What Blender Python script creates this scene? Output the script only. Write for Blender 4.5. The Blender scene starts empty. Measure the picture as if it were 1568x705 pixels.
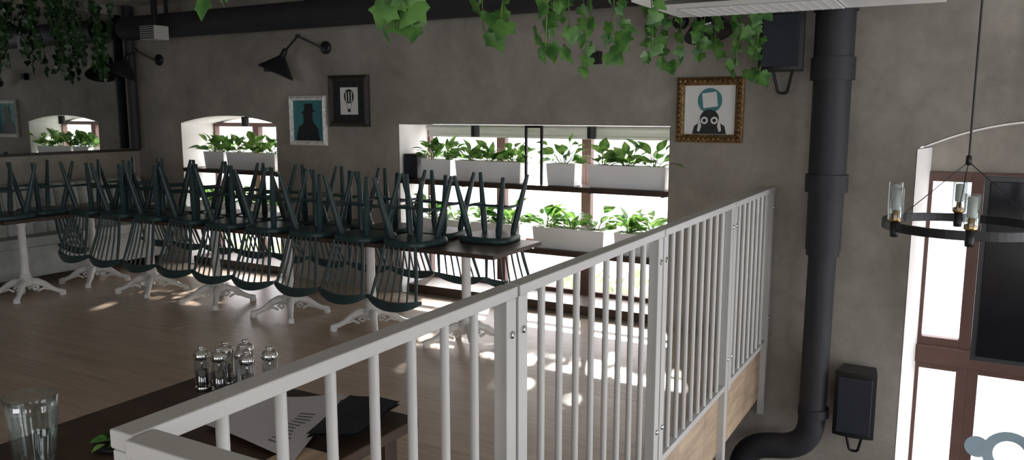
import bpy, math, random
from mathutils import Vector, Matrix
R = random.Random(7)
sc = bpy.context.scene
pi = math.pi

# ------------------------------------------------------------------ materials
def nt(name):
    m = bpy.data.materials.new(name); m.use_nodes = True
    t = m.node_tree; b = t.nodes['Principled BSDF']
    return m, t, b
def setin(b, k, v):
    if k in b.inputs: b.inputs[k].default_value = v
def mat(name, col, rough=0.5, metal=0.0, var=0.15, scale=6.0, bump=0.0, bscale=40.0, coat=0.0, trans=0.0, ior=1.45, spec=None):
    m, t, b = nt(name)
    tc = t.nodes.new('ShaderNodeTexCoord')
    n = t.nodes.new('ShaderNodeTexNoise'); n.inputs['Scale'].default_value = scale; n.inputs['Detail'].default_value = 4
    t.links.new(tc.outputs['Object'], n.inputs['Vector'])
    r = t.nodes.new('ShaderNodeValToRGB')
    r.color_ramp.elements[0].position = 0.3; r.color_ramp.elements[1].position = 0.7
    r.color_ramp.elements[0].color = (*[c*(1-var) for c in col], 1)
    r.color_ramp.elements[1].color = (*[min(1, c*(1+var)) for c in col], 1)
    t.links.new(n.outputs['Fac'], r.inputs['Fac']); t.links.new(r.outputs['Color'], b.inputs['Base Color'])
    b.inputs['Roughness'].default_value = rough; b.inputs['Metallic'].default_value = metal
    setin(b, 'Coat Weight', coat); setin(b, 'Transmission Weight', trans); b.inputs['IOR'].default_value = ior
    if spec is not None: setin(b, 'Specular IOR Level', spec)
    if bump > 0:
        n2 = t.nodes.new('ShaderNodeTexNoise'); n2.inputs['Scale'].default_value = bscale; n2.inputs['Detail'].default_value = 5
        t.links.new(tc.outputs['Object'], n2.inputs['Vector'])
        bp = t.nodes.new('ShaderNodeBump'); bp.inputs['Strength'].default_value = bump; bp.inputs['Distance'].default_value = 0.01
        t.links.new(n2.outputs['Fac'], bp.inputs['Height']); t.links.new(bp.outputs['Normal'], b.inputs['Normal'])
    return m

def concrete(name, c1, c2, c3):
    m, t, b = nt(name)
    tc = t.nodes.new('ShaderNodeTexCoord')
    def noise(s, d, dist=0.0):
        n = t.nodes.new('ShaderNodeTexNoise'); n.inputs['Scale'].default_value = s; n.inputs['Detail'].default_value = d
        n.inputs['Distortion'].default_value = dist; n.inputs['Roughness'].default_value = 0.65
        t.links.new(tc.outputs['Object'], n.inputs['Vector']); return n
    a = noise(1.1, 8, 0.6); bb = noise(9, 6, 0.3)
    r = t.nodes.new('ShaderNodeValToRGB'); e = r.color_ramp.elements
    e[0].position = 0.32; e[0].color = (*c1, 1); e[1].position = 0.68; e[1].color = (*c3, 1)
    k = e.new(0.5); k.color = (*c2, 1)
    t.links.new(a.outputs['Fac'], r.inputs['Fac'])
    r2 = t.nodes.new('ShaderNodeValToRGB'); r2.color_ramp.elements[0].position = 0.35; r2.color_ramp.elements[1].position = 0.65
    r2.color_ramp.elements[0].color = (0.90, 0.90, 0.90, 1); r2.color_ramp.elements[1].color = (1.04, 1.035, 1.03, 1)
    t.links.new(bb.outputs['Fac'], r2.inputs['Fac'])
    mx = t.nodes.new('ShaderNodeMix'); mx.data_type = 'RGBA'; mx.blend_type = 'MULTIPLY'; mx.inputs[0].default_value = 1
    t.links.new(r.outputs['Color'], mx.inputs[6]); t.links.new(r2.outputs['Color'], mx.inputs[7])
    t.links.new(mx.outputs[2], b.inputs['Base Color'])
    b.inputs['Roughness'].default_value = 0.85
    bp = t.nodes.new('ShaderNodeBump'); bp.inputs['Strength'].default_value = 0.18; bp.inputs['Distance'].default_value = 0.02
    t.links.new(bb.outputs['Fac'], bp.inputs['Height']); t.links.new(bp.outputs['Normal'], b.inputs['Normal'])
    return m

def planks(name, ca, cb, cm, bw=1.3, rh=0.16, rough=0.42, grain=(3, 40, 3), lo=0.7, spec=0.5):
    m, t, b = nt(name)
    tc = t.nodes.new('ShaderNodeTexCoord')
    br = t.nodes.new('ShaderNodeTexBrick')
    br.inputs['Scale'].default_value = 1.0; br.inputs['Brick Width'].default_value = bw; br.inputs['Row Height'].default_value = rh
    br.inputs['Mortar Size'].default_value = 0.002; br.inputs['Color1'].default_value = (*ca, 1); br.inputs['Color2'].default_value = (*cb, 1)
    br.inputs['Mortar'].default_value = (*cm, 1); br.offset = 0.37
    t.links.new(tc.outputs['Object'], br.inputs['Vector'])
    mp = t.nodes.new('ShaderNodeMapping'); mp.inputs['Scale'].default_value = grain
    t.links.new(tc.outputs['Object'], mp.inputs['Vector'])
    n = t.nodes.new('ShaderNodeTexNoise'); n.inputs['Scale'].default_value = 1.0; n.inputs['Detail'].default_value = 6
    n.inputs['Distortion'].default_value = 0.8
    t.links.new(mp.outputs['Vector'], n.inputs['Vector'])
    r = t.nodes.new('ShaderNodeValToRGB'); r.color_ramp.elements[0].position = 0.3; r.color_ramp.elements[1].position = 0.7
    r.color_ramp.elements[0].color = (lo, lo*0.98, lo*0.96, 1); r.color_ramp.elements[1].color = (1.12, 1.11, 1.1, 1)
    t.links.new(n.outputs['Fac'], r.inputs['Fac'])
    mx = t.nodes.new('ShaderNodeMix'); mx.data_type = 'RGBA'; mx.blend_type = 'MULTIPLY'; mx.inputs[0].default_value = 1
    t.links.new(br.outputs['Color'], mx.inputs[6]); t.links.new(r.outputs['Color'], mx.inputs[7])
    t.links.new(mx.outputs[2], b.inputs['Base Color']); b.inputs['Roughness'].default_value = rough
    setin(b, 'Specular IOR Level', spec)
    return m

def leafmat(name, c1, c2, tr=0.35, scale=14):
    m, t, b = nt(name)
    tc = t.nodes.new('ShaderNodeTexCoord')
    n = t.nodes.new('ShaderNodeTexNoise'); n.inputs['Scale'].default_value = scale; n.inputs['Detail'].default_value = 3
    t.links.new(tc.outputs['Object'], n.inputs['Vector'])
    r = t.nodes.new('ShaderNodeValToRGB'); r.color_ramp.elements[0].position = 0.38; r.color_ramp.elements[1].position = 0.62
    r.color_ramp.elements[0].color = (*c1, 1); r.color_ramp.elements[1].color = (*c2, 1)
    t.links.new(n.outputs['Fac'], r.inputs['Fac']); t.links.new(r.outputs['Color'], b.inputs['Base Color'])
    b.inputs['Roughness'].default_value = 0.4
    tl = t.nodes.new('ShaderNodeBsdfTranslucent'); t.links.new(r.outputs['Color'], tl.inputs['Color'])
    ms = t.nodes.new('ShaderNodeMixShader'); ms.inputs[0].default_value = tr
    t.links.new(b.outputs[0], ms.inputs[1]); t.links.new(tl.outputs[0], ms.inputs[2])
    t.links.new(ms.outputs[0], t.nodes['Material Output'].inputs[0])
    return m

def thinglass(name, tint, refl=0.12):
    m, t, b = nt(name)
    tr = t.nodes.new('ShaderNodeBsdfTransparent'); tr.inputs[0].default_value = (*tint, 1)
    gb = t.nodes.new('ShaderNodeBsdfGlossy'); gb.inputs['Roughness'].default_value = 0.05
    gb.inputs['Color'].default_value = (0.95, 0.97, 0.97, 1)
    lw = t.nodes.new('ShaderNodeLayerWeight'); lw.inputs['Blend'].default_value = 0.3
    mr = t.nodes.new('ShaderNodeMath'); mr.operation = 'MULTIPLY_ADD'; mr.inputs[1].default_value = 0.6; mr.inputs[2].default_value = refl
    t.links.new(lw.outputs['Facing'], mr.inputs[0])
    ms = t.nodes.new('ShaderNodeMixShader'); t.links.new(mr.outputs[0], ms.inputs[0])
    t.links.new(tr.outputs[0], ms.inputs[1]); t.links.new(gb.outputs[0], ms.inputs[2])
    t.links.new(ms.outputs[0], t.nodes['Material Output'].inputs[0])
    t.nodes.remove(b)
    return m

M_WALL = concrete('concrete_plaster', (0.245, 0.223, 0.195), (0.325, 0.298, 0.263), (0.40, 0.37, 0.33))
M_CEIL = concrete('ceiling_plaster', (0.40, 0.38, 0.34), (0.48, 0.46, 0.42), (0.56, 0.54, 0.5))
M_WHITEPL = mat('white_plaster', (0.82, 0.81, 0.79), 0.8, var=0.08, scale=3, bump=0.1)
M_FLOOR = planks('laminate_floor', (0.60, 0.475, 0.375), (0.54, 0.42, 0.325), (0.30, 0.22, 0.17), 1.4, 0.19, 0.30, (2, 26, 2), 0.80, 0.85)
M_OAK = planks('oak_fascia', (0.54, 0.41, 0.29), (0.46, 0.34, 0.235), (0.2, 0.13, 0.08), 2.0, 0.5, 0.5, (30, 3, 20))
M_DWOOD = mat('dark_walnut', (0.055, 0.032, 0.022), 0.45, var=0.3, scale=8)
M_TWOOD = mat('table_wood', (0.065, 0.042, 0.032), 0.35, var=0.3, scale=7)
M_BROWN = mat('brown_window_frame', (0.13, 0.072, 0.06), 0.4, var=0.1)
M_WMET = mat('white_painted_steel', (0.55, 0.545, 0.535), 0.38, var=0.04, scale=3)
M_IRON = mat('white_cast_iron', (0.78, 0.77, 0.75), 0.4, var=0.06, scale=20, bump=0.15, bscale=60)
M_TEAL = mat('dark_green_paint', (0.028, 0.055, 0.058), 0.36, var=0.15)
M_BLACK = mat('black_metal', (0.012, 0.012, 0.014), 0.42, var=0.15)
M_BEZEL = mat('charcoal_plastic', (0.05, 0.05, 0.055), 0.35, var=0.1)
M_PIPE = mat('graphite_pipe', (0.025, 0.026, 0.031), 0.6, var=0.15, scale=3)
M_NAVY = mat('speaker_grille', (0.018, 0.021, 0.033), 0.6, var=0.2, scale=60, bump=0.3, bscale=300)
M_POT = mat('white_planter', (0.96, 0.95, 0.97), 0.4, var=0.01)
M_ACW = mat('white_plastic', (0.78, 0.78, 0.78), 0.4, var=0.02)
M_SOIL = mat('soil', (0.03, 0.02, 0.013), 0.9, var=0.4, scale=60, bump=0.5)
M_LEAF = leafmat('pothos_leaf', (0.035, 0.15, 0.02), (0.27, 0.46, 0.11), 0.35, 16)
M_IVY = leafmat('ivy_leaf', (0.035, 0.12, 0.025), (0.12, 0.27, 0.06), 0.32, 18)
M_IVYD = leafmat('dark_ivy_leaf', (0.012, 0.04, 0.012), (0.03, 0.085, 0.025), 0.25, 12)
M_STEM = mat('stem_green', (0.10, 0.16, 0.04), 0.6)
M_SOFA = mat('grey_velvet', (0.40, 0.415, 0.405), 0.9, var=0.15, scale=8, bump=0.15, bscale=120)
M_CHROME = mat('chrome', (0.75, 0.75, 0.75), 0.12, 1.0, var=0.02)
M_BRASS = mat('brass', (0.50, 0.30, 0.10), 0.3, 1.0, var=0.05)
M_GLASS = thinglass('clear_glass', (0.90, 0.93, 0.93), 0.06)
M_ACR = thinglass('acrylic', (0.84, 0.87, 0.87), 0.12)
M_FROST = mat('frosted_glass', (0.8, 0.8, 0.78), 0.3, var=0.03)
M_PEPPER = mat('peppercorns', (0.03, 0.02, 0.015), 0.8, var=0.6, scale=200, bump=0.6, bscale=200)
M_PAPER = mat('paper', (0.52, 0.51, 0.54), 0.8, var=0.03)
M_INK = mat('ink', (0.08, 0.08, 0.09), 0.8)
M_CLOTH = mat('black_cloth', (0.012, 0.014, 0.02), 0.95, var=0.3, bump=0.3, bscale=150)
M_GOLD = mat('antique_gold', (0.22, 0.13, 0.055), 0.4, 0.6, var=0.5, scale=45, bump=1.0, bscale=55)
M_TPOST = mat('teal_print', (0.06, 0.22, 0.25), 0.6, var=0.1, scale=8)
M_PRINT = mat('poster_white', (0.78, 0.78, 0.77), 0.6, var=0.03)
M_BLKPR = mat('poster_black', (0.02, 0.022, 0.025), 0.6, var=0.4, scale=30)
M_FRW = mat('whitewashed_frame', (0.76, 0.75, 0.72), 0.6, var=0.25, scale=40, bump=0.5, bscale=60)
M_FRD = mat('dark_frame', (0.03, 0.025, 0.022), 0.5, var=0.4, scale=30, bump=0.6, bscale=50)
M_GRILLE = mat('grey_grille', (0.42, 0.42, 0.41), 0.5, var=0.1)
M_GRASS = mat('grass', (0.48, 0.55, 0.36), 0.9, var=0.25, scale=3)
M_PAVE = mat('pale_paving', (0.66, 0.61, 0.61), 0.9, var=0.06, scale=1)
M_FAC = mat('pale_facade', (0.75, 0.70, 0.70), 0.9, var=0.06, scale=1)
M_FACW = mat('facade_window', (0.55, 0.57, 0.60), 0.3, var=0.1)
M_DECAL = mat('decal_grey', (0.30, 0.40, 0.46), 0.5, var=0.1)
M_BLIND = mat('roller_blind', (0.6, 0.59, 0.57), 0.8, var=0.03)
M_LFLOOR = mat('lower_floor', (0.16, 0.13, 0.11), 0.5, var=0.2)
M_SCREEN = mat('screen_black', (0.012, 0.013, 0.017), 0.15, var=0.1)
m, t, b = nt('mirror_silver'); b.inputs['Metallic'].default_value = 1; b.inputs['Roughness'].default_value = 0.015
b.inputs['Base Color'].default_value = (0.60, 0.63, 0.62, 1); M_MIRROR = m

# ------------------------------------------------------------------ mesh builder
class MB:
    def __init__(s): s.v = []; s.f = []; s.mi = []; s.sm = []; s.mats = []
    def mid(s, m):
        if m not in s.mats: s.mats.append(m)
        return s.mats.index(m)
    def add(s, vs, fs, m, smooth=False, M=None):
        o = len(s.v); k = s.mid(m)
        for p in vs:
            p = Vector(p)
            if M is not None: p = M @ p
            s.v.append(tuple(p))
        for f in fs:
            s.f.append([i+o for i in f]); s.mi.append(k); s.sm.append(smooth)
    def box(s, x0, x1, y0, y1, z0, z1, m, M=None):
        vs = [(x0,y0,z0),(x1,y0,z0),(x1,y1,z0),(x0,y1,z0),(x0,y0,z1),(x1,y0,z1),(x1,y1,z1),(x0,y1,z1)]
        s.add(vs, [(0,3,2,1),(4,5,6,7),(0,1,5,4),(1,2,6,5),(2,3,7,6),(3,0,4,7)], m, False, M)
    def tube(s, pts, rad, m, n=10, caps=True, M=None, sx=1.0):
        pts = [Vector(p) for p in pts]
        if not isinstance(rad, (list, tuple)): rad = [rad]*len(pts)
        vs = []; fs = []; up = None
        for i, p in enumerate(pts):
            if i == 0: d = pts[1]-p
            elif i == len(pts)-1: d = p-pts[i-1]
            else: d = (pts[i+1]-p).normalized()+(p-pts[i-1]).normalized()
            d.normalize()
            if up is None:
                up = Vector((0,0,1)) if abs(d.z) < 0.9 else Vector((1,0,0))
            a = (up - d*up.dot(d)).normalized(); up = a; c = d.cross(a)
            for k in range(n):
                th = 2*pi*k/n
                vs.append(p + a*math.cos(th)*rad[i]*sx + c*math.sin(th)*rad[i])
        for i in range(len(pts)-1):
            for k in range(n):
                k2 = (k+1) % n
                fs.append((i*n+k, i*n+k2, (i+1)*n+k2, (i+1)*n+k))
        s.add(vs, fs, m, True, M)
        if caps:
            s.add(vs[:n], [tuple(reversed(range(n)))], m, False, M)
            s.add(vs[-n:], [tuple(range(n))], m, False, M)
    def lathe(s, prof, m, n=20, M=None, smooth=True):
        vs = []; fs = []
        for r, z in prof:
            for k in range(n):
                th = 2*pi*k/n; vs.append((r*math.cos(th), r*math.sin(th), z))
        for i in range(len(prof)-1):
            for k in range(n):
                k2 = (k+1) % n
                fs.append((i*n+k, i*n+k2, (i+1)*n+k2, (i+1)*n+k))
        s.add(vs, fs, m, smooth, M)
    def obj(s, name, bevel=0.0, seg=2, loc=(0,0,0)):
        me = bpy.data.meshes.new(name)
        me.from_pydata(s.v, [], s.f)
        for m in s.mats: me.materials.append(m)
        me.polygons.foreach_set('material_index', s.mi); me.polygons.foreach_set('use_smooth', s.sm); me.update()
        o = bpy.data.objects.new(name, me); sc.collection.objects.link(o); o.location = loc
        if bevel > 0:
            b = o.modifiers.new('bevel', 'BEVEL'); b.width = bevel; b.segments = seg; b.limit_method = 'ANGLE'
        return o
def T(x, y, z): return Matrix.Translation((x, y, z))
def RZ(a): return Matrix.Rotation(a, 4, 'Z')
def RX(a): return Matrix.Rotation(a, 4, 'X')
def RY(a): return Matrix.Rotation(a, 4, 'Y')
def fillet(pts, r, n=8):
    pts = [Vector(p) for p in pts]; out = [pts[0]]
    for i in range(1, len(pts)-1):
        a = (pts[i-1]-pts[i]).normalized(); c = (pts[i+1]-pts[i]).normalized()
        p0 = pts[i]+a*r; p2 = pts[i]+c*r
        for k in range(n+1):
            t = k/n; out.append(p0*(1-t)**2 + pts[i]*2*t*(1-t) + p2*t*t)
    out.append(pts[-1]); return out

# ------------------------------------------------------------------ room
W = 6.05; XL = -8.45; XR = 4.0; YB = -4.0; ZC = 2.9; ZL = -2.7; TH = 0.5
def wall(name, u0, u1, ops, place, m=M_WALL):
    mb = MB()
    def prism(a, c, b0, b1, t0, t1):
        vs = [place(a,0,b0),place(c,0,b1),place(c,TH,b1),place(a,TH,b0),place(a,0,t0),place(c,0,t1),place(c,TH,t1),place(a,TH,t0)]
        mb.add(vs, [(0,3,2,1),(4,5,6,7),(0,1,5,4),(1,2,6,5),(2,3,7,6),(3,0,4,7)], m)
    cur = u0
    for (a, c, zb, zs, rise) in sorted(ops):
        prism(cur, a, ZL, ZL, ZC, ZC)
        if zb > ZL: prism(a, c, ZL, ZL, zb, zb)
        n = 18 if rise > 0 else 1
        tf = lambda u: zs + rise*(1-((u-(a+c)/2)/((c-a)/2))**2)
        for i in range(n):
            p = a+(c-a)*i/n; q = a+(c-a)*(i+1)/n
            prism(p, q, tf(p), tf(q), ZC, ZC)
        cur = c
    prism(cur, u1, ZL, ZL, ZC, ZC)
    return mb.obj(name)
BIG = (-4.64, -2.01, 0.0, 1.61, 0.0)
AR1 = (-7.69, -6.22, 0.0, 1.60, 0.085)
AR2 = (-0.29, 1.25, -1.4, 1.475, 0.2)
wall('wall_back', XL-TH, XR+TH, [BIG, AR1, AR2], lambda u, w, z: (u, W+w, z))
wall('wall_left', YB, W, [], lambda u, w, z: (XL-w, u, z))
RW = [(-3.2,-1.2,0.5,2.3,0), (0.9,2.7,-1.5,2.2,0), (3.4,5.3,-1.5,2.2,0)]
wall('wall_right', YB, W, RW, lambda u, w, z: (XR+w, u, z))
BW = [(-2.9,-0.8,0.5,2.35,0), (0.6,3.0,0.5,2.4,0)]
wall('wall_rear', XL-TH, XR+TH, BW, lambda u, w, z: (u, YB-w, z))
mb = MB(); mb.box(XL-TH, XR+TH, YB-TH, W+TH, ZC, ZC+0.2, M_CEIL); mb.obj('ceiling')
mb = MB(); mb.box(XL, -1.25, YB, W, -0.3, 0, M_FLOOR); mb.box(-1.25, XR, YB, 0.77, -0.3, 0, M_FLOOR); mb.obj('floor')
mb = MB(); mb.box(XL-TH, XR+TH, YB, W+TH, ZL-0.2, ZL, M_LFLOOR); mb.obj('floor_lower')
mb = MB(); mb.box(-1.25, -1.235, 0.8, W-0.005, -0.42, -0.03, M_OAK); mb.box(-1.22, XR, 0.77, 0.785, -0.42, -0.03, M_OAK); mb.obj('trim_1')

def reveal(name, op, splay, top_drop):
    a, c, zb, zs, rise = op; mb = MB(); e = 0.004; y0 = W-0.002; y1 = W+TH-0.01
    tf = lambda u: zs + rise*(1-((u-(a+c)/2)/((c-a)/2))**2)
    mb.add([(a+e,y0,zb),(a+e,y0,tf(a)-e),(a+splay,y1,tf(a)-e),(a+splay,y1,zb)], [(0,1,2,3)], M_WHITEPL)
    mb.add([(c-e,y0,zb),(c-e,y0,tf(c)-e),(c-splay,y1,tf(c)-e),(c-splay,y1,zb)], [(3,2,1,0)], M_WHITEPL)
    n = 18
    for i in range(n):
        p = a+(c-a)*i/n; q = a+(c-a)*(i+1)/n
        mb.add([(p,y0,tf(p)-e),(q,y0,tf(q)-e),(q,y1,tf(q)-top_drop),(p,y1,tf(p)-top_drop)], [(0,1,2,3)], M_WHITEPL)
    mb.add([(a,y0,zb+e),(c,y0,zb+e),(c,y1,zb+e),(a,y1,zb+e)], [(0,1,2,3)], M_WHITEPL)
    return mb.obj(name)
reveal('trim_2', BIG, 0.05, 0.02); reveal('trim_3', AR1, 0.06, 0.03); reveal('trim_4', AR2, 0.09, 0.03)

def frame(mb, x0, x1, z0, z1, y, w=0.06, d=0.07, m=M_BROWN):
    mb.box(x0, x0+w, y, y+d, z0, z1, m); mb.box(x1-w, x1, y, y+d, z0, z1, m)
    mb.box(x0+w, x1-w, y, y+d, z0, z0+w, m); mb.box(x0+w, x1-w, y, y+d, z1-w, z1, m)
YW = W+0.40
mb = MB()
for a, c in ((-4.62,-3.77), (-3.77,-2.90), (-2.90,-2.03)):
    frame(mb, a, c, 0.08, 1.60, YW, 0.045)
    mb.box(a+0.045, c-0.045, YW+0.01, YW+0.05, 0.52, 0.56, M_BROWN)
mb.obj('window_1', 0.004)
mb = MB()
for a, c in ((-7.66,-6.96), (-6.96,-6.25)): frame(mb, a, c, 0.08, 1.60, YW, 0.045)
mb.obj('window_2', 0.004)
mb = MB()
frame(mb, -0.26, 0.12, 0.02, 1.30, YW, 0.07); frame(mb, 0.12, 1.22, 0.02, 1.30, YW, 0.07)
frame(mb, -0.26, 0.12, -1.4, -0.08, YW, 0.07); frame(mb, 0.12, 1.22, -1.4, -0.08, YW, 0.07)
mb.box(-0.27, 1.23, YW-0.03, YW+0.08, -0.10, 0.03, M_BROWN)
mb.box(-0.27, 1.23, YW+0.02, YW+0.06, 1.30, 1.68, M_WALL)
mb.obj('window_3', 0.004)
for i, (a, c, z0, z1, _) in enumerate(RW):
    mb = MB(); w = 0.07; x = XR+0.3
    for yy in (a, (a+c)/2-w/2, c-w): mb.box(x, x+0.06, yy, yy+w, z0, z1, M_BROWN)
    for zz in (z0, (z0+z1)/2, z1-w): mb.box(x+0.005, x+0.055, a, c, zz, zz+w, M_BROWN)
    mb.obj('window_%d' % (4+i))
for i, (a, c, z0, z1, _) in enumerate(BW):
    mb = MB(); w = 0.07; y = YB-0.36
    for xx in (a, (a+c)/2-w/2, c-w): mb.box(xx, xx+w, y, y+0.06, z0, z1, M_BROWN)
    for zz in (z0, z1-w): mb.box(a, c, y+0.005, y+0.055, zz, zz+w, M_BROWN)
    mb.obj('window_%d' % (7+i))
mb = MB(); mb.tube([(-4.56,YW-0.06,1.57),(-2.09,YW-0.06,1.57)], 0.022, M_BLIND, 12); mb.box(-4.54,-2.11,YW-0.062,YW-0.058,1.50,1.56,M_BLIND)
mb.box(-4.54,-2.11,YW-0.07,YW-0.05,1.485,1.505,M_BLIND); mb.obj('roller_blind')
mb = MB(); mb.box(-4.58,-2.07,W+0.01,W+0.39,0.006,0.09,M_DWOOD); mb.obj('trim_5', 0.005)
mb = MB(); mb.box(-7.62,-6.29,W+0.01,W+0.39,0.006,0.09,M_DWOOD); mb.obj('trim_6', 0.005)
def shelf(x0, x1, z):
    mb = MB(); mb.box(x0, x1, W-0.015, W+0.26, z-0.045, z, M_DWOOD)
    k = int((x1-x0)/0.8)+1
    for i in range(k+1):
        x = x0+0.05+(x1-x0-0.1)*i/k
        mb.box(x-0.012, x+0.012, W+0.02, W+0.24, z-0.055, z-0.046, M_BLACK)
    mb.obj('wall_shelf', 0.004)
shelf(-4.63,-2.02,1.10); shelf(-4.63,-2.02,0.55); shelf(-7.68,-6.23,1.10); shelf(-7.68,-6.23,0.55)

# ------------------------------------------------------------------ planters
def pothos_leaf(mb, base, d, L, wd, droop):
    d = Vector(d).normalized(); side = d.cross(Vector((0,0,1)))
    if side.length < 0.1: side = Vector((1,0,0))
    side.normalize(); side = (Matrix.Rotation(R.uniform(-0.9,0.9), 4, d) @ side)
    nrm = side.cross(d).normalized()
    prof = [0.08, 0.72, 1.0, 0.98, 0.72, 0.3, 0.0]; vs = []; n = len(prof)
    p = Vector(base); dd = d.copy(); step = L/(n-1)
    for i, w in enumerate(prof):
        vs += [p - side*w*wd/2 + nrm*0.12*w*wd, p.copy(), p + side*w*wd/2 + nrm*0.12*w*wd]
        dd = (dd + Vector((0,0,-droop/(n-1)))).normalized(); p = p + dd*step
    fs = []
    for i in range(n-1):
        a = i*3; fs += [(a,a+1,a+4,a+3),(a+1,a+2,a+5,a+4)]
    mb.add(vs, fs, M_LEAF, True)
def planter(x0, x1, z, h=0.185, y0=W+0.035, dep=0.15, ht=0.2, dens=1.0):
    mb = MB(); tp = 0.012; y1 = y0+dep; e = 0.008
    o = [(x0+tp,y0+tp,z),(x1-tp,y0+tp,z),(x1-tp,y1-tp,z),(x0+tp,y1-tp,z),(x0,y0,z+h),(x1,y0,z+h),(x1,y1,z+h),(x0,y1,z+h),
         (x0+e,y0+e,z+h),(x1-e,y0+e,z+h),(x1-e,y1-e,z+h),(x0+e,y1-e,z+h),(x0+e,y0+e,z+h-0.02),(x1-e,y0+e,z+h-0.02),(x1-e,y1-e,z+h-0.02),(x0+e,y1-e,z+h-0.02)]
    mb.add(o, [(0,3,2,1),(0,1,5,4),(1,2,6,5),(2,3,7,6),(3,0,4,7),(4,5,9,8),(5,6,10,9),(6,7,11,10),(7,4,8,11),(8,9,13,12),(9,10,14,13),(10,11,15,14),(11,8,12,15)], M_POT)
    mb.add([o[i] for i in (12,13,14,15)], [(0,1,2,3)], M_SOIL)
    n = int(max(1, round((x1-x0)/0.21)))
    for c in range(n):
        cx = x0+(x1-x0)*(c+0.5)/n; cy = (y0+y1)/2; hh = ht*R.uniform(0.7,1.35)
        for k in range(int(20*dens)):
            a = R.uniform(0, 2*pi); el = R.uniform(0.25, 1.4); r = R.uniform(0.2,0.95)*hh
            d = Vector((math.cos(a)*math.cos(el), math.sin(a)*math.cos(el)*0.75, math.sin(el)))
            p0 = Vector((cx+R.uniform(-0.03,0.03), cy+R.uniform(-0.02,0.02), z+h-0.03))
            p1 = p0 + d*(r*0.85+0.03)
            p1.y = min(p1.y, W+0.25)
            p1.z = max(p1.z, z+h+0.02)
            mb.tube([p0, (p0+p1)/2+Vector((0,0,0.012)), p1], 0.0025, M_STEM, 5, False)
            d2 = (d*0.9+Vector((math.cos(a)*0.5,math.sin(a)*0.2,0.25))).normalized()
            pothos_leaf(mb, p1, d2, R.uniform(0.10,0.165), R.uniform(0.06,0.095), R.uniform(0.5,1.5))
    mb.obj('potted_pothos_planter')
for a, c in ((-4.42,-4.09),(-4.04,-3.36),(-3.11,-2.84),(-2.72,-2.05)): planter(a, c, 1.101)
for a, c in ((-4.45,-3.95),(-3.88,-3.37),(-3.24,-2.57),(-2.48,-2.08)): planter(a, c, 0.551)
for a, c in ((-7.39,-7.07),(-7.03,-6.30)): planter(a, c, 1.101)
for a, c in ((-7.5,-6.95),(-6.85,-6.3)): planter(a, c, 0.551)

for x in (-3.86, -2.72, -6.78):
    mb = MB(); mb.tube([(x,W+0.1,1.50 if x > -6 else 1.57),(x,W+0.1,1.60 if x > -6 else 1.672)], 0.04, M_BLACK, 16); mb.obj('spot_lamp', 0.003)
mb = MB()
mb.box(-3.32,-3.30,W+0.04,W+0.06,1.101,1.605,M_BLACK); mb.box(-3.17,-3.15,W+0.04,W+0.06,1.101,1.605,M_BLACK); mb.box(-3.30,-3.17,W+0.04,W+0.06,1.585,1.605,M_BLACK)
mb.obj('metal_hanger')
mb = MB(); mb.box(-4.615,-4.46,W+0.03,W+0.2,1.102,1.33,M_BLACK); mb.box(-4.6,-4.475,W+0.022,W+0.03,1.12,1.31,M_NAVY); mb.obj('shelf_speaker', 0.01)

# ------------------------------------------------------------------ mirror, sofa
mb = MB(); mb.box(XL+0.001, XL+0.012, 1.5, W-0.01, 1.30, 2.80, M_MIRROR); mb.box(XL+0.001, XL+0.03, 1.5, W-0.005, 1.27, 1.30, M_FRD); mb.obj('wall_mirror')
mb = MB(); mb.tube([(-8.33,5.93,1.301),(-8.33,5.93,ZC-0.01)], 0.055, M_PIPE, 16)
mb.obj('drain_pipe')
mb = MB(); mb.box(XL+0.02, -7.95, 1.6, 5.98, 0.10, 0.40, M_SOFA); mb.box(XL+0.02, -7.92, 1.62, 5.96, 0.405, 0.50, M_SOFA)
for k in range(4): mb.box(XL+0.08, -8.0, 1.8+k*1.3, 1.88+k*1.3, 0.001, 0.1, M_DWOOD)
y = 1.62
while y < 5.9:
    prof = []
    for j in range(9):
        th = pi*j/8; prof.append((y+0.065-0.065*math.cos(th), math.sin(th)))
    vs = []; zs = [0.45,0.6,0.8,0.92,0.97,0.985]; bul = [0.24,0.22,0.19,0.17,0.13,0.05]
    for zz, bb in zip(zs, bul):
        for (yy, s_) in prof: vs.append((XL+0.03+bb+0.035*s_*(1 if zz < 0.98 else 0.3), yy, zz + (0.012*s_ if zz > 0.9 else 0)))
    fs = []
    for i in range(len(zs)-1):
        for j in range(8): fs.append((i*9+j, i*9+j+1, (i+1)*9+j+1, (i+1)*9+j))
    mb.add(vs, fs, M_SOFA, True); y += 0.13
mb.box(XL+0.02, XL+0.08, 1.62, 5.96, 0.40, 0.985, M_SOFA)
mb.obj('channel_tufted_sofa', 0.025, 3)

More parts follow.
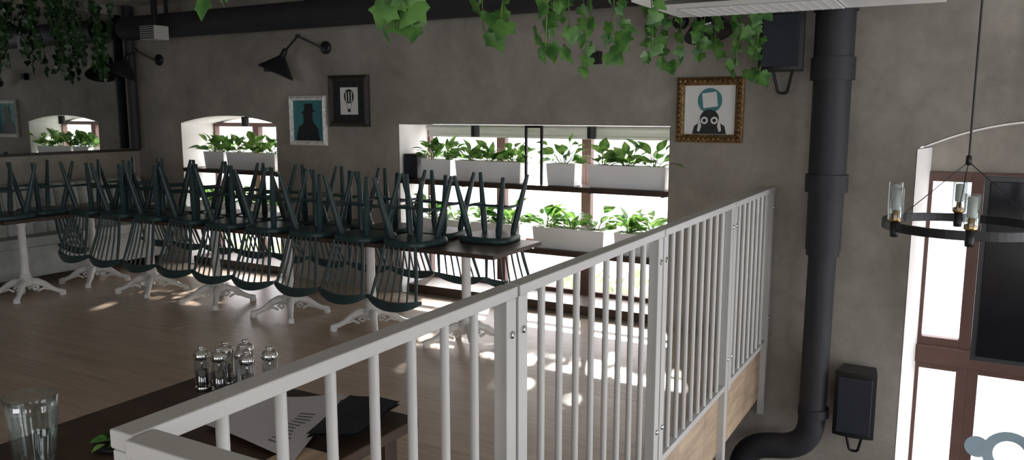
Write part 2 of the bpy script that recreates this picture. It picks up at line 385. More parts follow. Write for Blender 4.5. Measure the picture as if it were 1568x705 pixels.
# ------------------------------------------------------------------ tables
TZ = 0.765
def table_mesh(w, d, top_m=M_TWOOD):
    mb = MB()
    mb.box(-w/2, w/2, -d/2, d/2, TZ-0.03, TZ, top_m)
    mb.box(-0.2,0.2,-0.03,0.03,TZ-0.05,TZ-0.031,M_IRON); mb.box(-0.03,0.03,-0.2,0.2,TZ-0.045,TZ-0.031,M_IRON)
    prof = [(0.0,0.10),(0.055,0.10),(0.075,0.12),(0.08,0.15),(0.06,0.175),(0.045,0.19),(0.052,0.205),(0.04,0.22),(0.036,0.26),(0.034,0.5),(0.034,0.66),(0.045,0.68),(0.034,0.70),(0.06,0.716),(0.0,0.72)]
    mb.lathe(prof, M_IRON, 20)
    for k in range(4):
        Mx = RZ(pi/4+k*pi/2)
        mb.tube([(0.03,0,0.135),(0.09,0,0.14),(0.15,0,0.115),(0.21,0,0.07),(0.26,0,0.045),(0.30,0,0.035),(0.325,0,0.028)],
                [0.035,0.036,0.03,0.024,0.021,0.024,0.02], M_IRON, 10, True, Mx)
        mb.tube([(0.30,0,0.035),(0.305,0,0.0)], [0.026,0.03], M_IRON, 10, True, Mx)
        pts = [(0.075+0.028*math.cos(q)*(1-q/9), 0, 0.075+0.028*math.sin(q)*(1-q/9)) for q in [i*0.6 for i in range(12)]]
        mb.tube(pts, 0.010, M_IRON, 7, True, Mx)
        mb.tube([(0.10,0,0.05),(0.15,0,0.075),(0.19,0,0.055)], [0.012,0.012,0.008], M_IRON, 7, True, Mx)
    return mb
TY = 4.88
tx = [-3.15,-4.05,-4.94,-5.84,-6.76,-7.66]
t0 = table_mesh(0.885, 0.70).obj('pedestal_table', 0.004, loc=(tx[0],TY,0))
def inst(o, loc, rot=(0,0,0)):
    n = bpy.data.objects.new(o.name.split('.')[0], o.data); sc.collection.objects.link(n); n.location = loc; n.rotation_euler = rot
    for md in o.modifiers:
        b = n.modifiers.new(md.name, md.type); b.width = md.width; b.segments = md.segments; b.limit_method = md.limit_method
    return n
for x in tx[1:]: inst(t0, (x, TY, 0))
table_mesh(0.62, 0.62).obj('pedestal_table', 0.004, loc=(-7.6,4.16,0))

# ------------------------------------------------------------------ chairs
def chair():
    mb = MB()
    def outline(sc_):
        pts = []
        for k in range(32):
            a = 2*pi*k/32; ca, sa = math.cos(a), math.sin(a)
            e = 0.55
            x = 0.215*abs(ca)**e*(1 if ca > 0 else -1); y_ = 0.20*abs(sa)**e*(1 if sa > 0 else -1)
            x *= (1.0 + 0.10*(y_/0.2))*0.95
            pts.append((x*sc_, y_*sc_))
        return pts
    layers = [(0.90,-0.046),(0.97,-0.040),(1.0,-0.020),(0.985,-0.004),(0.95,0.0)]
    vs = []; fs = []
    for s_, z_ in layers: vs += [(x, y_, z_) for x, y_ in outline(s_)]
    for i in range(len(layers)-1):
        for k in range(32): fs.append((i*32+k, i*32+(k+1)%32, (i+1)*32+(k+1)%32, (i+1)*32+k))
    mb.add(vs, fs, M_TEAL, True); mb.add(vs[:32], [tuple(reversed(range(32)))], M_TEAL); mb.add(vs[-32:], [tuple(range(32))], M_TEAL)
    legs = []
    for sx in (-1,1):
        for sy in (-1,1):
            a = Vector((sx*0.12, sy*0.11, -0.03)); c = Vector((sx*0.205, sy*0.19, -0.49)); legs.append((a, c))
            mb.tube([a, a.lerp(c,0.12), a.lerp(c,0.45), c], [0.018,0.025,0.023,0.014], M_TEAL, 10)
    def at(i, f): return legs[i][0].lerp(legs[i][1], f)
    for (i, j) in ((0,1),(2,3)): mb.tube([at(i,0.5), (at(i,0.5)+at(j,0.5))/2, at(j,0.5)], [0.008,0.012,0.008], M_TEAL, 8)
    mb.tube([(at(0,0.5)+at(1,0.5))/2, (at(2,0.5)+at(3,0.5))/2], 0.010, M_TEAL, 8)
    def crest(x):
        q = 1-(x/0.235)**2
        return Vector((x, -0.255-0.045*q, 0.355+0.045*q))
    for k in range(7):
        f = (k-3)/3; xb = 0.135*f; xt = 0.20*f
        r = 0.012 if abs(f) == 1 else 0.007
        c = crest(xt); a = Vector((xb, -0.175-0.008*(1-f*f), -0.01))
        mb.tube([a, a.lerp(c,0.5)+Vector((0,0.008,0)), c], [r,r*1.15,r*0.9], M_TEAL, 8)
    n = 16; vs = []
    for i in range(n+1):
        x = -0.235+0.47*i/n; p = crest(x); q = 1-abs(x/0.235)**3; h = 0.013+0.020*q; th = 0.009+0.004*q
        for dy, dz in ((-th,-h),(th,-h),(th*1.0,h),(-th,h)): vs.append(p+Vector((0,dy,dz+0.01)))
    fs = [(0,1,2,3), tuple(n*4+i for i in (3,2,1,0))]
    for i in range(n):
        for k in range(4): fs.append((i*4+k, (i+1)*4+k, (i+1)*4+(k+1)%4, i*4+(k+1)%4))
    mb.add(vs, fs, M_TEAL, False)
    return mb
zc = TZ+0.001
c0 = chair().obj('dining_chair', loc=(-3.46, 4.67, zc)); c0.rotation_euler = (0, pi, 0)
for k in range(1, 9): inst(c0, (-3.46-0.47*k, 4.67+R.uniform(-0.012,0.008), zc), (0, pi, R.uniform(-0.05,0.05)))
for k in range(0, 10): inst(c0, (-3.06-0.47*k, 5.09+R.uniform(-0.008,0.01), zc), (0, pi, pi+R.uniform(-0.05,0.05)))
inst(c0, (-7.52, 3.99, zc), (0, pi, 0.0)); inst(c0, (-7.62, 4.40, zc), (0, pi, pi))

# ------------------------------------------------------------------ railing
RXc = -1.22; RT = 1.18
def bolt(mb, x, y, z):
    mb.lathe([(0.014,0),(0.014,0.004),(0.009,0.009),(0.0,0.010)], M_CHROME, 12, T(x,y,z) @ RY(pi/2))
mb = MB()
ps = [0.80, 2.15, 3.555, 4.87, 6.03]
for i in range(4):
    y0 = ps[i]+(0.0 if i == 0 else 0.008); y1 = ps[i+1]-0.008
    mb.box(RXc-0.03, RXc+0.03, y0, y1, RT-0.035, RT, M_WMET)
    pw = 0.06
    for yy in (y0, y1-pw):
        zb = -0.02
        if yy != y0 or i == 0: zb = -0.55
        mb.box(RXc-0.024, RXc+0.024, yy, yy+pw, zb, RT-0.036, M_WMET)
        bolt(mb, RXc+0.024, yy+pw/2, 1.03); bolt(mb, RXc+0.024, yy+pw/2, 0.2)
    mb.box(RXc-0.02, RXc+0.02, y0+pw, y1-pw, 0.0, 0.035, M_WMET)
    n = {0:7, 1:8, 2:8, 3:7}[i]; a = y0+pw; c = y1-pw
    if i == 0: a = 0.86
    for k in range(n):
        yy = a+(c-a)*(k+1)/(n+1)
        mb.tube([(RXc, yy, 0.03), (RXc, yy, RT-0.03)], 0.0135, M_WMET, 12, False)
mb.box(RXc+0.032, 1.6, 0.785, 0.845, RT-0.035, RT-0.002, M_WMET)
mb.box(RXc+0.034, RXc+0.09, 0.79, 0.838, -0.3, RT-0.036, M_WMET)
for k in range(17): mb.tube([(-0.97+0.15*k,0.815,0.03),(-0.97+0.15*k,0.815,RT-0.03)], 0.0135, M_WMET, 10, False)
mb.box(RXc+0.09, 1.6, 0.795, 0.835, 0.0, 0.035, M_WMET); mb.box(1.55,1.6,0.79,0.84,-0.3,RT-0.036,M_WMET)
mb.obj('metal_railing', 0.004)

# ------------------------------------------------------------------ foreground table
mb = MB(); fx0, fx1, fy0, fy1, ft = -2.42, -1.47, 0.55, 1.99, 0.75
mb.box(fx0, fx1, fy0, fy1, ft-0.035, ft, M_DWOOD)
for a in (fx0+0.05, fx1-0.11):
    for c in (fy0+0.05, fy1-0.11): mb.box(a, a+0.06, c, c+0.06, 0.0, ft-0.036, M_DWOOD)
mb.obj('wooden_table', 0.004)
mb = MB(); mb.box(-1.64,-1.475,1.40,1.62,ft+0.001,ft+0.010,M_OAK, None); mb.obj('menu_board', 0.002)
mb = MB(); n = 8; vs = []; fs = []
A, B, C, D = Vector((-2.0,1.58,0)), Vector((-1.99,1.86,0)), Vector((-1.76,1.975,0)), Vector((-1.56,1.53,0))
def P(u, v, dz=0.0):
    p = (A*(1-u)+D*u)*(1-v)+(B*(1-u)+C*u)*v; p.z = ft+0.017+dz+0.004*math.sin(u*5+v*3)+0.008*u*v; return p
for i in range(n+1):
    for j in range(n+1): vs.append(P(i/n, j/n))
for i in range(n):
    for j in range(n): a = i*(n+1)+j; fs.append((a, a+n+1, a+n+2, a+1))
mb.add(vs, fs, M_PAPER, True)
for r_ in range(11):
    v = 0.12+0.05*r_; L = R.uniform(0.08,0.2)
    mb.add([P(0.66,v,0.001),P(0.66+L,v,0.001),P(0.66+L,v+0.013,0.001),P(0.66,v+0.013,0.001)], [(0,1,2,3)], M_INK)
mb.obj('paper_menu')
mb = MB(); n = 12; vs = []; fs = []
A, B, C, D = Vector((-1.60,1.62,0)), Vector((-1.72,1.95,0)), Vector((-1.54,1.985,0)), Vector((-1.472,1.70,0))
for lay in range(2):
    for i in range(n+1):
        for j in range(n+1):
            u, v = i/n, j/n; p = (A*(1-u)+D*u)*(1-v)+(B*(1-u)+C*u)*v
            p.z = ft+0.036+0.003*math.sin(u*7+v*4)+0.003*math.cos(v*9)+(0.0 if lay else 0.010); vs.append(p)
for lay in range(2):
    o = lay*(n+1)**2
    for i in range(n):
        for j in range(n): a = o+i*(n+1)+j; fs.append((a, a+n+1, a+n+2, a+1))
mb.add(vs, fs, M_CLOTH, True); o_ = mb.obj('folded_napkin')
mb = MB(); n = 40; K = 1.12
def gl(r, z, flute):
    r *= K; z *= K
    return [(r*(1+flute*0.05*math.cos(10*2*pi*k/n))*math.cos(2*pi*k/n), r*(1+flute*0.05*math.cos(10*2*pi*k/n))*math.sin(2*pi*k/n), z) for k in range(n)]
rings = [gl(0.001,0.0,0),gl(0.036,0.0,0),gl(0.042,0.01,1),gl(0.05,0.09,1),gl(0.057,0.15,0.6),gl(0.061,0.19,0),gl(0.059,0.191,0),gl(0.054,0.15,0),gl(0.047,0.09,0),gl(0.039,0.025,0),gl(0.001,0.022,0)]
vs = [p for r_ in rings for p in r_]; fs = []
for i in range(len(rings)-1):
    for k in range(n): fs.append((i*n+k, i*n+(k+1)%n, (i+1)*n+(k+1)%n, (i+1)*n+k))
mb.add(vs, fs, M_GLASS, True); mb.obj('drinking_glass', loc=(-2.15,1.16,ft+0.001))
def mill(x, y, h, dark):
    mb = MB()
    mb.lathe([(0.0,0.0),(0.027,0.0),(0.028,0.012),(0.026,0.016)], M_CHROME, 20)
    mb.lathe([(0.026,0.016),(0.026,h*0.72),(0.0,h*0.72)], M_ACR, 20)
    mb.lathe([(0.0,0.018),(0.020,0.018),(0.020,h*0.45),(0.0,h*0.45)], M_PEPPER if dark else M_PAPER, 16)
    mb.lathe([(0.0,h*0.46),(0.004,h*0.46),(0.004,h*0.71),(0.0,h*0.71)], M_CHROME, 10)
    mb.lathe([(0.027,h*0.72),(0.029,h*0.74),(0.029,h*0.82),(0.022,h*0.88),(0.010,h*0.91),(0.008,h*0.93),(0.013,h*0.955),(0.012,h*0.985),(0.0,h)], M_CHROME, 20)
    mb.obj('pepper_mill' if dark else 'salt_mill', loc=(x,y,ft+0.001))
for x, y, d in ((-2.28,1.82,1),(-2.21,1.835,1),(-2.25,1.90,1),(-2.165,1.90,0),(-2.10,1.86,1),(-2.07,1.935,0),(-2.21,1.955,0)): mill(x, y, 0.16, d)
mb = MB()
mb.lathe([(0.0,0.002),(0.05,0.002),(0.075,0.010),(0.073,0.013),(0.048,0.006),(0.0,0.006)], M_BLACK, 28)
for k in range(34):
    a = R.uniform(0,2*pi); r_ = R.uniform(0,0.07)
    pothos_leaf(mb, (r_*math.cos(a), r_*math.sin(a), 0.015+R.uniform(0,0.02)), (math.cos(a),math.sin(a),0.2), 0.05, 0.018, 0.6)
mb.obj('salad_plate', loc=(-2.10,1.38,ft+0.001))

# ------------------------------------------------------------------ ducts and pipes
mb = MB()
X, Y = -0.815, 5.80
mb.tube(fillet([(-8.2,Y,2.63),(X,Y,2.63),(X,Y,2.0)], 0.2), 0.128, M_PIPE, 28)
mb.tube([(X,Y,2.08),(X,Y,1.93)], 0.142, M_PIPE, 28); mb.tube([(X,Y,2.38),(X,Y,2.42)], 0.142, M_PIPE, 28)
mb.tube([(X,Y,2.05),(X,Y,1.2)], 0.122, M_PIPE, 28)
mb.tube([(X,Y,1.3),(X,Y,1.18)], 0.138, M_PIPE, 28)
mb.tube([(X,Y,1.2),(X,Y,0.78)], 0.115, M_PIPE, 28); mb.tube([(X,Y,0.8),(X,Y,0.74)], 0.108, M_PIPE, 28)
mb.tube(fillet([(X,Y,0.78),(X-0.01,Y,-0.66),(-1.30,Y,-0.74),(-1.32,Y,-2.69)], 0.2), 0.092, M_PIPE, 28)
mb.tube([(X,Y,-0.36),(X,Y,-0.42)], 0.104, M_PIPE, 28)
for zz in (1.62, 0.3):
    mb.box(X-0.02, X+0.02, Y+0.08, W-0.001, zz-0.02, zz+0.02, M_PIPE)
for xx in (-7.5,-5.5,-3.5,-1.5): mb.box(xx-0.015,xx+0.015,Y-0.015,Y+0.015,2.75,ZC-0.001,M_PIPE)
mb.obj('ventilation_pipe')

# ------------------------------------------------------------------ speakers
def speaker(x, z, w, h, name='wall_speaker'):
    mb = MB(); y0 = W-0.30; y1 = W-0.10
    n = 8; prof = []
    for i in range(n+1):
        a = -1+2*i/n; prof.append((x+a*w/2, y0-0.025*(1-a*a)))
    vs = []; fs = []
    for zz in (z-h/2, z+h/2):
        vs += [(px, py, zz) for px, py in prof] + [(x+w/2*0.8, y1, zz), (x-w/2*0.8, y1, zz)]
    k = n+3
    for i in range(k): fs.append((i, (i+1)%k, k+(i+1)%k, k+i))
    fs += [tuple(reversed(range(k))), tuple(range(k, 2*k))]
    mb.add(vs, fs, M_BLACK)
    mb.box(x-w*0.4, x+w*0.4, y0-0.03, y0-0.005, z-h*0.43, z+h*0.43, M_NAVY)
    mb.tube(fillet([(x-w*0.22,y0+0.1,z-h/2+0.01),(x-w*0.1,y0+0.13,z-h/2-0.15),(x+w*0.1,y0+0.13,z-h/2-0.15),(x+w*0.22,y0+0.1,z-h/2+0.01)],0.02,4), 0.011, M_BLACK, 8)
    mb.box(x-0.04, x+0.04, y1-0.01, W-0.001, z-0.08, z+0.08, M_BLACK)
    mb.obj(name, 0.008)
speaker(-1.15, 2.20, 0.30, 0.40)
speaker(-0.545, -0.28, 0.27, 0.46)

mb = MB(); mb.box(0.11, 0.95, 5.55, 5.61, 0.20, 1.34, M_BEZEL); mb.box(0.14, 0.92, 5.543, 5.552, 0.23, 1.31, M_SCREEN)
mb.box(0.45, 0.60, 5.61, 5.66, 0.65, 0.95, M_BLACK); mb.tube([(0.52,5.63,0.8),(0.52,5.8,1.2),(0.52,5.8,ZC-0.01)], 0.02, M_BLACK, 10)
mb.obj('wall_television', 0.035, 4)

# ------------------------------------------------------------------ wall lamps
def wall_lamp(x, z, dx, dz, tilt, name='wall_lamp'):
    mb = MB(); ym = W
    mb.lathe([(0.0,0.0),(0.062,0.0),(0.062,0.02),(0.04,0.03),(0.0,0.03)], M_BLACK, 24, T(x,ym-0.001,z) @ RX(pi/2))
    e = Vector((x+dx*0.5, W-0.22, z+0.10)); s_ = Vector((x+dx, W-0.24, z+dz))
    mb.tube([(x,W-0.02,z),(x,W-0.08,z),e], 0.010, M_BLACK, 8); mb.tube([e, s_], 0.010, M_BLACK, 8)
    mb.lathe([(0,-0.018),(0.018,-0.018),(0.018,0.018),(0,0.018)], M_BLACK, 12, T(*e) @ RX(pi/2))
    Mx = T(*s_) @ RY(tilt) @ RX(-0.25)
    mb.lathe([(0.0,0.03),(0.02,0.03),(0.028,0.0),(0.03,-0.05),(0.05,-0.075),(0.175,-0.215),(0.18,-0.225),(0.17,-0.218),(0.045,-0.08),(0.0,-0.075)], M_BLACK, 32, Mx)
    mb.lathe([(0.0,-0.08),(0.02,-0.09),(0.032,-0.12),(0.025,-0.15),(0.0,-0.158)], M_PRINT, 14, Mx)
    mb.obj(name)
wall_lamp(-5.50, 2.34, -0.32, -0.04, 0.35)
wall_lamp(-7.98, 2.30, -0.22, 0.04, 0.35)
wall_lamp(-1.95, 2.40, 0.24, 0.08, -0.3)
def sbox(x, z, s_, name):
    mb = MB(); mb.box(x-s_/2, x+s_/2, W-0.06, W-0.001, z-s_/2, z+s_/2, M_BLACK); mb.box(x-s_*0.3, x+s_*0.3, W-0.066, W-0.06, z-s_*0.3, z+s_*0.3, M_NAVY); mb.obj(name, 0.006)
sbox(-6.26, 2.17, 0.085, 'wall_socket'); sbox(-2.64, 2.15, 0.10, 'wall_socket')
mb = MB(); mb.box(-7.45,-7.22,W-0.62,W-0.45,2.45,2.59,M_GRILLE)
for k in range(6): mb.box(-7.44,-7.23,W-0.626,W-0.62,2.46+k*0.022,2.471+k*0.022,M_BLACK)
mb.box(-7.35,-7.31,W-0.55,W-0.5,2.59,ZC-0.001,M_BLACK); mb.obj('vent_box', 0.003)
mb = MB(); mb.box(-7.2,-3.4,4.3,4.335,ZC-0.03,ZC-0.001,M_BLACK)
for x in (-6.9,-6.1,-5.2):
    mb.tube([(x,4.32,ZC-0.03),(x,4.32,ZC-0.10)], 0.01, M_BLACK, 8); mb.tube([(x-0.06,4.32,ZC-0.09),(x+0.07,4.28,ZC-0.16)], 0.032, M_BLACK, 14)
mb.obj('track_light')
mb = MB(); mb.lathe([(0,0),(0.05,0),(0.05,-0.02),(0.02,-0.03),(0,-0.03)], M_ACW, 20, T(-7.0,5.0,ZC-0.001))
mb.tube([(-7.0,5.0,ZC-0.02),(-7.0,5.0,ZC-0.09)], 0.012, M_ACW, 8); mb.tube([(-7.1,5.02,ZC-0.08),(-6.9,4.9,ZC-0.12)], 0.03, M_ACW, 14)
mb.obj('security_camera')

# ------------------------------------------------------------------ AC unit
mb = MB(); ax0, ax1, ay0, ay1, az = -1.50, -0.14, 3.85, 4.62, 2.26
mb.box(ax0, ax1, ay0, ay1, az, az+0.23, M_ACW)
for xx in (ax0+0.2, ax1-0.2):
    for yy in (ay0+0.15, ay1-0.15): mb.tube([(xx,yy,az+0.2),(xx,yy,ZC-0.006)], 0.006, M_CHROME, 6)
o_ = mb.obj('air_conditioner', 0.035, 5)
mb = MB()
mb.box(ax0+0.12, ax1-0.45, ay1-0.42, ay1-0.05, az-0.006, az+0.002, M_GRILLE)
for k in range(23):
    y = ay1-0.41+k*0.0155; mb.box(ax0+0.13, ax1-0.46, y, y+0.005, az-0.009, az-0.006, M_ACW)
for k in range(16):
    x = ax0+0.14+k*0.05; mb.box(x, x+0.005, ay1-0.415, ay1-0.055, az-0.0095, az-0.006, M_ACW)
mb.box(ax1-0.2, ax1-0.06, ay0+0.08, ay1-0.08, az-0.004, az+0.002, M_ACW)
mb.box(ax0+0.1, ax1-0.1, ay0+0.03, ay0+0.16, az-0.003, az+0.002, M_BLACK)
g = mb.obj('intake_grille'); g.parent = o_

# ------------------------------------------------------------------ pictures
def poly(mb, pts, y, m, cx, cz, s_):
    mb.add([(cx+p[0]*s_, y, cz+p[1]*s_) for p in pts], [tuple(range(len(pts)))], m)
def circ(r, cx=0, cz=0, n=28, sq=1): return [(cx+r*math.cos(2*pi*k/n), cz+r*sq*math.sin(2*pi*k/n)) for k in range(n)]
def pic(cx, cz, w, h, fw, mf, mi):
    mb = MB(); y1 = W-0.001; y0 = W-0.035
    for (a, c) in (((-1,-1),(1,-1)),((1,-1),(1,1)),((1,1),(-1,1)),((-1,1),(-1,-1))):
        oa = (cx+a[0]*w/2, cz+a[1]*h/2); oc = (cx+c[0]*w/2, cz+c[1]*h/2)
        ia = (cx+a[0]*(w/2-fw), cz+a[1]*(h/2-fw)); ic = (cx+c[0]*(w/2-fw), cz+c[1]*(h/2-fw))
        ma = ((oa[0]+ia[0])/2,(oa[1]+ia[1])/2); mc = ((oc[0]+ic[0])/2,(oc[1]+ic[1])/2)
        vs = [(oa[0],y1,oa[1]),(oc[0],y1,oc[1]),(oa[0],y0+0.01,oa[1]),(oc[0],y0+0.01,oc[1]),(ma[0],y0-0.008,ma[1]),(mc[0],y0-0.008,mc[1]),(ia[0],y0+0.008,ia[1]),(ic[0],y0+0.008,ic[1]),(ia[0],y1-0.005,ia[1]),(ic[0],y1-0.005,ic[1])]
        mb.add(vs, [(0,1,3,2),(2,3,5,4),(4,5,7,6),(6,7,9,8)], mf)
    mb.add([(cx-w/2+fw,y1-0.008,cz-h/2+fw),(cx+w/2-fw,y1-0.008,cz-h/2+fw),(cx+w/2-fw,y1-0.008,cz+h/2-fw),(cx-w/2+fw,y1-0.008,cz+h/2-fw)], [(0,1,2,3)], mi)
    return mb
mb = pic(-5.765, 1.635, 0.49, 0.49, 0.045, M_FRW, M_TPOST); y = W-0.012
poly(mb, [(-0.17,-0.2),(0.15,-0.2),(0.13,-0.08),(0.07,-0.02),(0.06,0.03),(-0.05,0.03),(-0.07,-0.03),(-0.13,-0.07)], y, M_BLKPR, -5.765, 1.635, 1)
poly(mb, circ(0.065,0.0,0.05), y-0.001, M_BLKPR, -5.765, 1.635, 1)
poly(mb, [(-0.10,0.07),(0.11,0.09),(0.07,0.11),(0.06,0.17),(-0.04,0.165),(-0.05,0.10)], y-0.002, M_BLKPR, -5.765, 1.635, 1)
mb.obj('framed_picture')
mb = pic(-5.225, 1.825, 0.50, 0.49, 0.06, M_FRD, M_BLKPR)
poly(mb, [(-0.11,-0.13),(0.11,-0.13),(0.11,0.13),(-0.11,0.13)], y, M_PRINT, -5.225, 1.825, 1)
poly(mb, circ(0.062,0,0.045,28,1.1), y-0.001, M_BLKPR, -5.225, 1.825, 1)
for k in (-1,0,1): poly(mb, [(k*0.03-0.006,-0.01),(k*0.03+0.006,-0.01),(k*0.036+0.006,0.09),(k*0.036-0.006,0.09)], y-0.002, M_PRINT, -5.225, 1.825, 1)
poly(mb, [(-0.045,0.0),(-0.04,0.0),(-0.013,-0.075),(-0.018,-0.075)], y-0.001, M_BLKPR, -5.225, 1.825, 1)
poly(mb, [(0.045,0.0),(0.04,0.0),(0.013,-0.075),(0.018,-0.075)], y-0.001, M_BLKPR, -5.225, 1.825, 1)
poly(mb, [(-0.02,-0.075),(0.02,-0.075),(0.016,-0.105),(-0.016,-0.105)], y-0.001, M_BLKPR, -5.225, 1.825, 1)
mb.obj('framed_picture')
cx, cz = -1.705, 1.735
mb = pic(cx, cz, 0.51, 0.49, 0.062, M_GOLD, M_PRINT)
for k in range(48):
    t_ = k/48*4; sd = int(t_); f = (t_-sd)*2-1
    q = [(f,-1),(1,f),(-f,1),(-1,-f)][sd]
    px = cx+q[0]*0.226; pz = cz+q[1]*0.216
    mb.lathe([(0.0,-0.016),(0.015,-0.009),(0.019,0),(0.0,0.012)], M_GOLD, 8, T(px, W-0.04, pz) @ RX(-pi/2))
poly(mb, circ(0.093,0,0.07), y, M_TPOST, cx, cz, 1)
ca, sa = math.cos(0.12), math.sin(0.12)
poly(mb, [(0.055*(a*ca-c*sa), 0.075+0.055*(a*sa+c*ca)) for a, c in ((-1,-1),(1,-1),(1,1),(-1,1))], y-0.001, M_PRINT, cx, cz, 1)
poly(mb, [(-0.13,-0.18),(0.13,-0.18),(0.115,-0.12),(0.06,-0.085),(-0.06,-0.085),(-0.115,-0.12)], y, M_BLKPR, cx, cz, 1)
poly(mb, circ(0.072,0,-0.065,24,0.95), y-0.001, M_BLKPR, cx, cz, 1)
for sx in (-1,1):
    poly(mb, circ(0.028,sx*0.038,-0.078,16), y-0.002, M_PRINT, cx, cz, 1)
    poly(mb, circ(0.014,sx*0.038,-0.078,12), y-0.003, M_BLKPR, cx, cz, 1)
    poly(mb, [(sx*0.075,-0.06),(sx*0.06,-0.12),(sx*0.075,-0.165),(sx*0.092,-0.155),(sx*0.085,-0.11)], y-0.002, M_PRINT, cx, cz, 1)
mb.obj('framed_picture')
mb = MB(); cx, cz = 0.42, -0.70; y = YW-0.002
for k in range(28):
    a0 = 2*pi*k/28; a1 = 2*pi*(k+1)/28
    mb.add([(cx+0.10*math.cos(a0),y,cz+0.10*math.sin(a0)),(cx+0.10*math.cos(a1),y,cz+0.10*math.sin(a1)),(cx+0.17*math.cos(a1),y,cz+0.17*math.sin(a1)),(cx+0.17*math.cos(a0),y,cz+0.17*math.sin(a0))], [(0,1,2,3)], M_DECAL)
poly(mb, circ(0.10,0,0), y-0.001, M_DECAL, cx-0.2, cz+0.02, 0.8)
mb.obj('window_decal')

# ------------------------------------------------------------------ chandelier
mb = MB(); cx, cy, cz, rr = 0.015, 4.68, 1.14, 0.37
n = 64; vs = []; fs = []
for k in range(n):
    a = 2*pi*k/n
    for r_, z_ in ((rr-0.012,-0.022),(rr+0.012,-0.022),(rr+0.012,0.022),(rr-0.012,0.022)): vs.append((cx+r_*math.cos(a), cy+r_*math.sin(a), cz+z_))
for k in range(n):
    for j in range(4): fs.append((k*4+j, k*4+(j+1)%4, ((k+1)%n)*4+(j+1)%4, ((k+1)%n)*4+j))
mb.add(vs, fs, M_BLACK)
hub = (cx, cy, cz+0.33)
for k in range(6):
    a = math.radians(65+60*k+29.5); x, y = cx+(rr)*math.cos(a), cy+(rr)*math.sin(a); Mx = T(x,y,cz)
    mb.lathe([(0,-0.05),(0.02,-0.05),(0.022,-0.03),(0.022,0.03),(0.0,0.03)], M_BLACK, 16, Mx)
    mb.lathe([(0,0.03),(0.028,0.03),(0.030,0.035),(0.030,0.055),(0.014,0.06),(0.012,0.085),(0.0,0.086)], M_BRASS, 20, Mx)
    mb.lathe([(0.036,0.036),(0.036,0.20),(0.034,0.20),(0.034,0.056)], M_GLASS, 24, Mx)
    mb.lathe([(0,0.086),(0.018,0.088),(0.022,0.10),(0.022,0.185),(0.0,0.19)], M_FROST, 18, Mx)
    if k % 2 == 0: mb.tube([(x,y,cz+0.03), hub], 0.0025, M_BLACK, 6)
mb.lathe([(0,-0.02),(0.015,-0.015),(0.012,0.03),(0,0.035)], M_BLACK, 14, T(*hub))
mb.tube([hub, (cx,cy,ZC-0.03)], 0.005, M_BLACK, 8)
mb.lathe([(0,0),(0.06,0),(0.06,-0.03),(0,-0.03)], M_BLACK, 24, T(cx,cy,ZC-0.001))
mb.obj('ring_chandelier')

# ------------------------------------------------------------------ ivy
LO = [(0.0,0.0),(0.22,-0.15),(0.46,-0.07),(0.44,0.14),(0.62,0.36),(0.38,0.47),(0.22,0.70),(0.0,1.0)]
OUT = LO + [(-x, y) for x, y in reversed(LO[1:-1])]
def ivy_leaf(mb, p, size, Mr, m=None):
    vs = [Vector((0,0.28,0.05))] + [Vector((x, y, -0.10*abs(x)*1.2-0.10*max(0,y-0.5))) for x, y in OUT]
    fs = [(0, i+1, (i+1) % len(OUT)+1) for i in range(len(OUT))]
    mb.add([v*size for v in vs], fs, m or M_IVY, True, T(*p) @ Mr)
def strand(mb, x, y, ztop, zbot, size, dens=1.0, sway=0.08, drift=(0,0), m=None):
    n = max(4, int((ztop-zbot)/0.07)); pts = []; ph = R.uniform(0,6); ph2 = R.uniform(0,6)
    for i in range(n+1):
        f = i/n; g_ = 1-f*0.5
        pts.append(Vector((x+drift[0]*f+sway*0.5*math.sin(ph+f*5)*g_, y+drift[1]*f+sway*0.5*math.sin(ph2+f*4)*g_, ztop+(zbot+size*0.7-ztop)*f)))
    mb.tube(pts, 0.0022, M_STEM, 5, False)
    L = ztop-zbot; cnt = int(L/(size*0.5)*dens)
    for k in range(cnt):
        f = (k+R.random())/cnt*n; i = min(n-1, int(f)); p = pts[i].lerp(pts[i+1], f-i)
        az = R.uniform(0, 2*pi); s_ = size*R.uniform(0.55,1.15)
        q = p+Vector((math.cos(az),math.sin(az),0))*s_*0.4+Vector((0,0,-0.1*s_))
        mb.tube([p, q], 0.0013, M_STEM, 4, False)
        face = math.radians(29.5)+R.gauss(0,0.8)
        Mr = RZ(face) @ RX(pi/2+R.uniform(-0.6,0.35)) @ RZ(pi+R.gauss(0,0.6))
        ivy_leaf(mb, q, s_, Mr, m)
groups = [
 ('hanging_ivy', [(-1.65,1.38,1.945,0.05,1),(-1.62,1.42,1.955,0.05,1)]),
 ('hanging_ivy', [(-1.02,1.33,1.84,0.065,1.4),(-1.0,1.31,1.85,0.05,1.7),(-0.97,1.30,1.88,0.065,1.2)]),
 ('hanging_ivy', [(-1.26,2.06,1.91,0.07,1.0),(-1.20,2.08,1.90,0.07,1.0),(-1.10,2.12,1.84,0.065,1.1),(-1.06,2.16,1.92,0.065,0.9)]),
 ('hanging_ivy', [(-1.28,2.74,1.91,0.07,0.9),(-1.24,2.76,1.82,0.065,1.0),(-1.17,2.8,1.88,0.07,0.9)]),
 ('hanging_ivy', [(-1.33,3.3,1.95,0.07,0.9),(-1.23,3.35,1.89,0.07,0.9)]),
 ('hanging_ivy', [(-1.72,4.79,2.05,0.085,1.0),(-1.63,4.80,1.94,0.085,1.2),(-1.53,4.82,2.0,0.085,1.0),(-1.43,4.8,2.0,0.085,1.2),(-1.32,4.8,2.02,0.08,1.1),(-1.22,4.82,1.92,0.085,1.2),(-1.11,4.79,1.86,0.085,1.2),(-1.16,4.84,2.0,0.085,1.2)]),
]
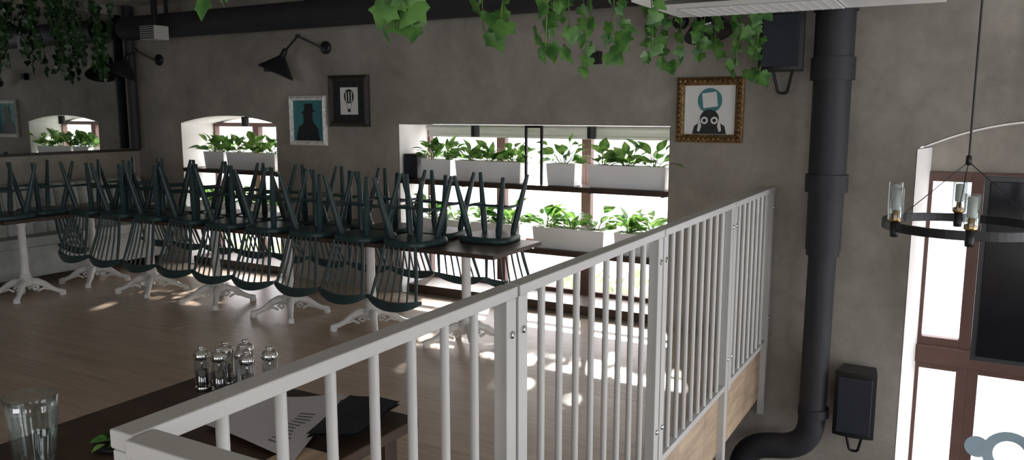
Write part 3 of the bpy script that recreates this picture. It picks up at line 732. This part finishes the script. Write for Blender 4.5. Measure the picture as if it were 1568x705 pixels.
for nm, lst in groups:
    mb = MB()
    for x, y, zb, s_, dn in lst: strand(mb, x, y, ZC-0.01, zb, s_, dn)
    mb.obj(nm)
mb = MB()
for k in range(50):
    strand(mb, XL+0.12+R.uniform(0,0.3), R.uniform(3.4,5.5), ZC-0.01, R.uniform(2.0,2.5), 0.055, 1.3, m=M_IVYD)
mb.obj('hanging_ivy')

# ------------------------------------------------------------------ exterior
mb = MB(); mb.box(-60,60,W+TH+0.2,60,-1.75,-1.6,M_PAVE); mb.obj('ground')
mb = MB()
mb.box(-40,40,17,18,-1.59,7.0,M_FAC)
for k in range(26):
    x = -39+k*3; mb.box(x, x+1.2, 16.95, 17, 0.2, 2.0, M_FACW); mb.box(x, x+1.2, 16.95, 17, 3.6, 5.4, M_FACW)
mb.box(-40,40,16.7,18.2,7.0,7.2,M_FACW)
mb.obj('building_facade')
mb = MB(); mb.box(-5.3,-3.2,9.4,11.2,-1.59,-0.95,M_GRASS); mb.box(-13,-10.5,9.4,11.2,-1.59,-0.95,M_GRASS)
for k in range(200):
    x = R.uniform(-5.2,-3.3) if k % 2 else R.uniform(-12.9,-10.6); y = R.uniform(9.4,11.1); ivy_leaf(mb, (x,y,-0.95+R.uniform(0,0.25)), R.uniform(0.15,0.25), RZ(R.uniform(0,6)) @ RX(R.uniform(0.5,2.2)), M_GRASS)
mb.obj('garden_hedge')

# ------------------------------------------------------------------ light
w = bpy.data.worlds.new('World'); sc.world = w; w.use_nodes = True
bg = w.node_tree.nodes['Background']; bg.inputs[0].default_value = (0.955, 0.975, 1.0, 1); bg.inputs[1].default_value = 6.5
sd = bpy.data.lights.new('sun', 'SUN'); sd.energy = 18; sd.angle = math.radians(2.5); sd.color = (1.0, 0.95, 0.88)
so = bpy.data.objects.new('sun', sd); sc.collection.objects.link(so); so.rotation_euler = Vector((0.44,-1,-0.66)).to_track_quat('-Z','Y').to_euler()
def portal(name, loc, rot, sx, sy):
    l = bpy.data.lights.new(name, 'AREA'); l.shape = 'RECTANGLE'; l.size = sx; l.size_y = sy; l.cycles.is_portal = True
    o = bpy.data.objects.new(name, l); sc.collection.objects.link(o); o.location = loc; o.rotation_euler = rot
for i, (a, c, z0, z1, r_) in enumerate([BIG, AR1, AR2]):
    portal('window_portal', ((a+c)/2, W+TH-0.02, (z0+z1+r_)/2), (-pi/2, 0, 0), c-a, z1+r_-z0)
for (a, c, z0, z1, _) in RW: portal('window_portal', (XR+TH-0.02, (a+c)/2, (z0+z1)/2), (0, pi/2, 0), z1-z0, c-a)
for (a, c, z0, z1, _) in BW: portal('window_portal', ((a+c)/2, YB-TH+0.02, (z0+z1)/2), (pi/2, 0, 0), c-a, z1-z0)

# ------------------------------------------------------------------ camera
cd = bpy.data.cameras.new('camera'); cd.sensor_width = 36; cd.lens = 28.125; cd.clip_start = 0.05
co = bpy.data.objects.new('camera', cd); sc.collection.objects.link(co)
co.location = (0, 0, 1.72); co.rotation_euler = (math.radians(90-8.4), 0, math.radians(29.5))
sc.camera = co
sc.view_settings.view_transform = 'Standard'
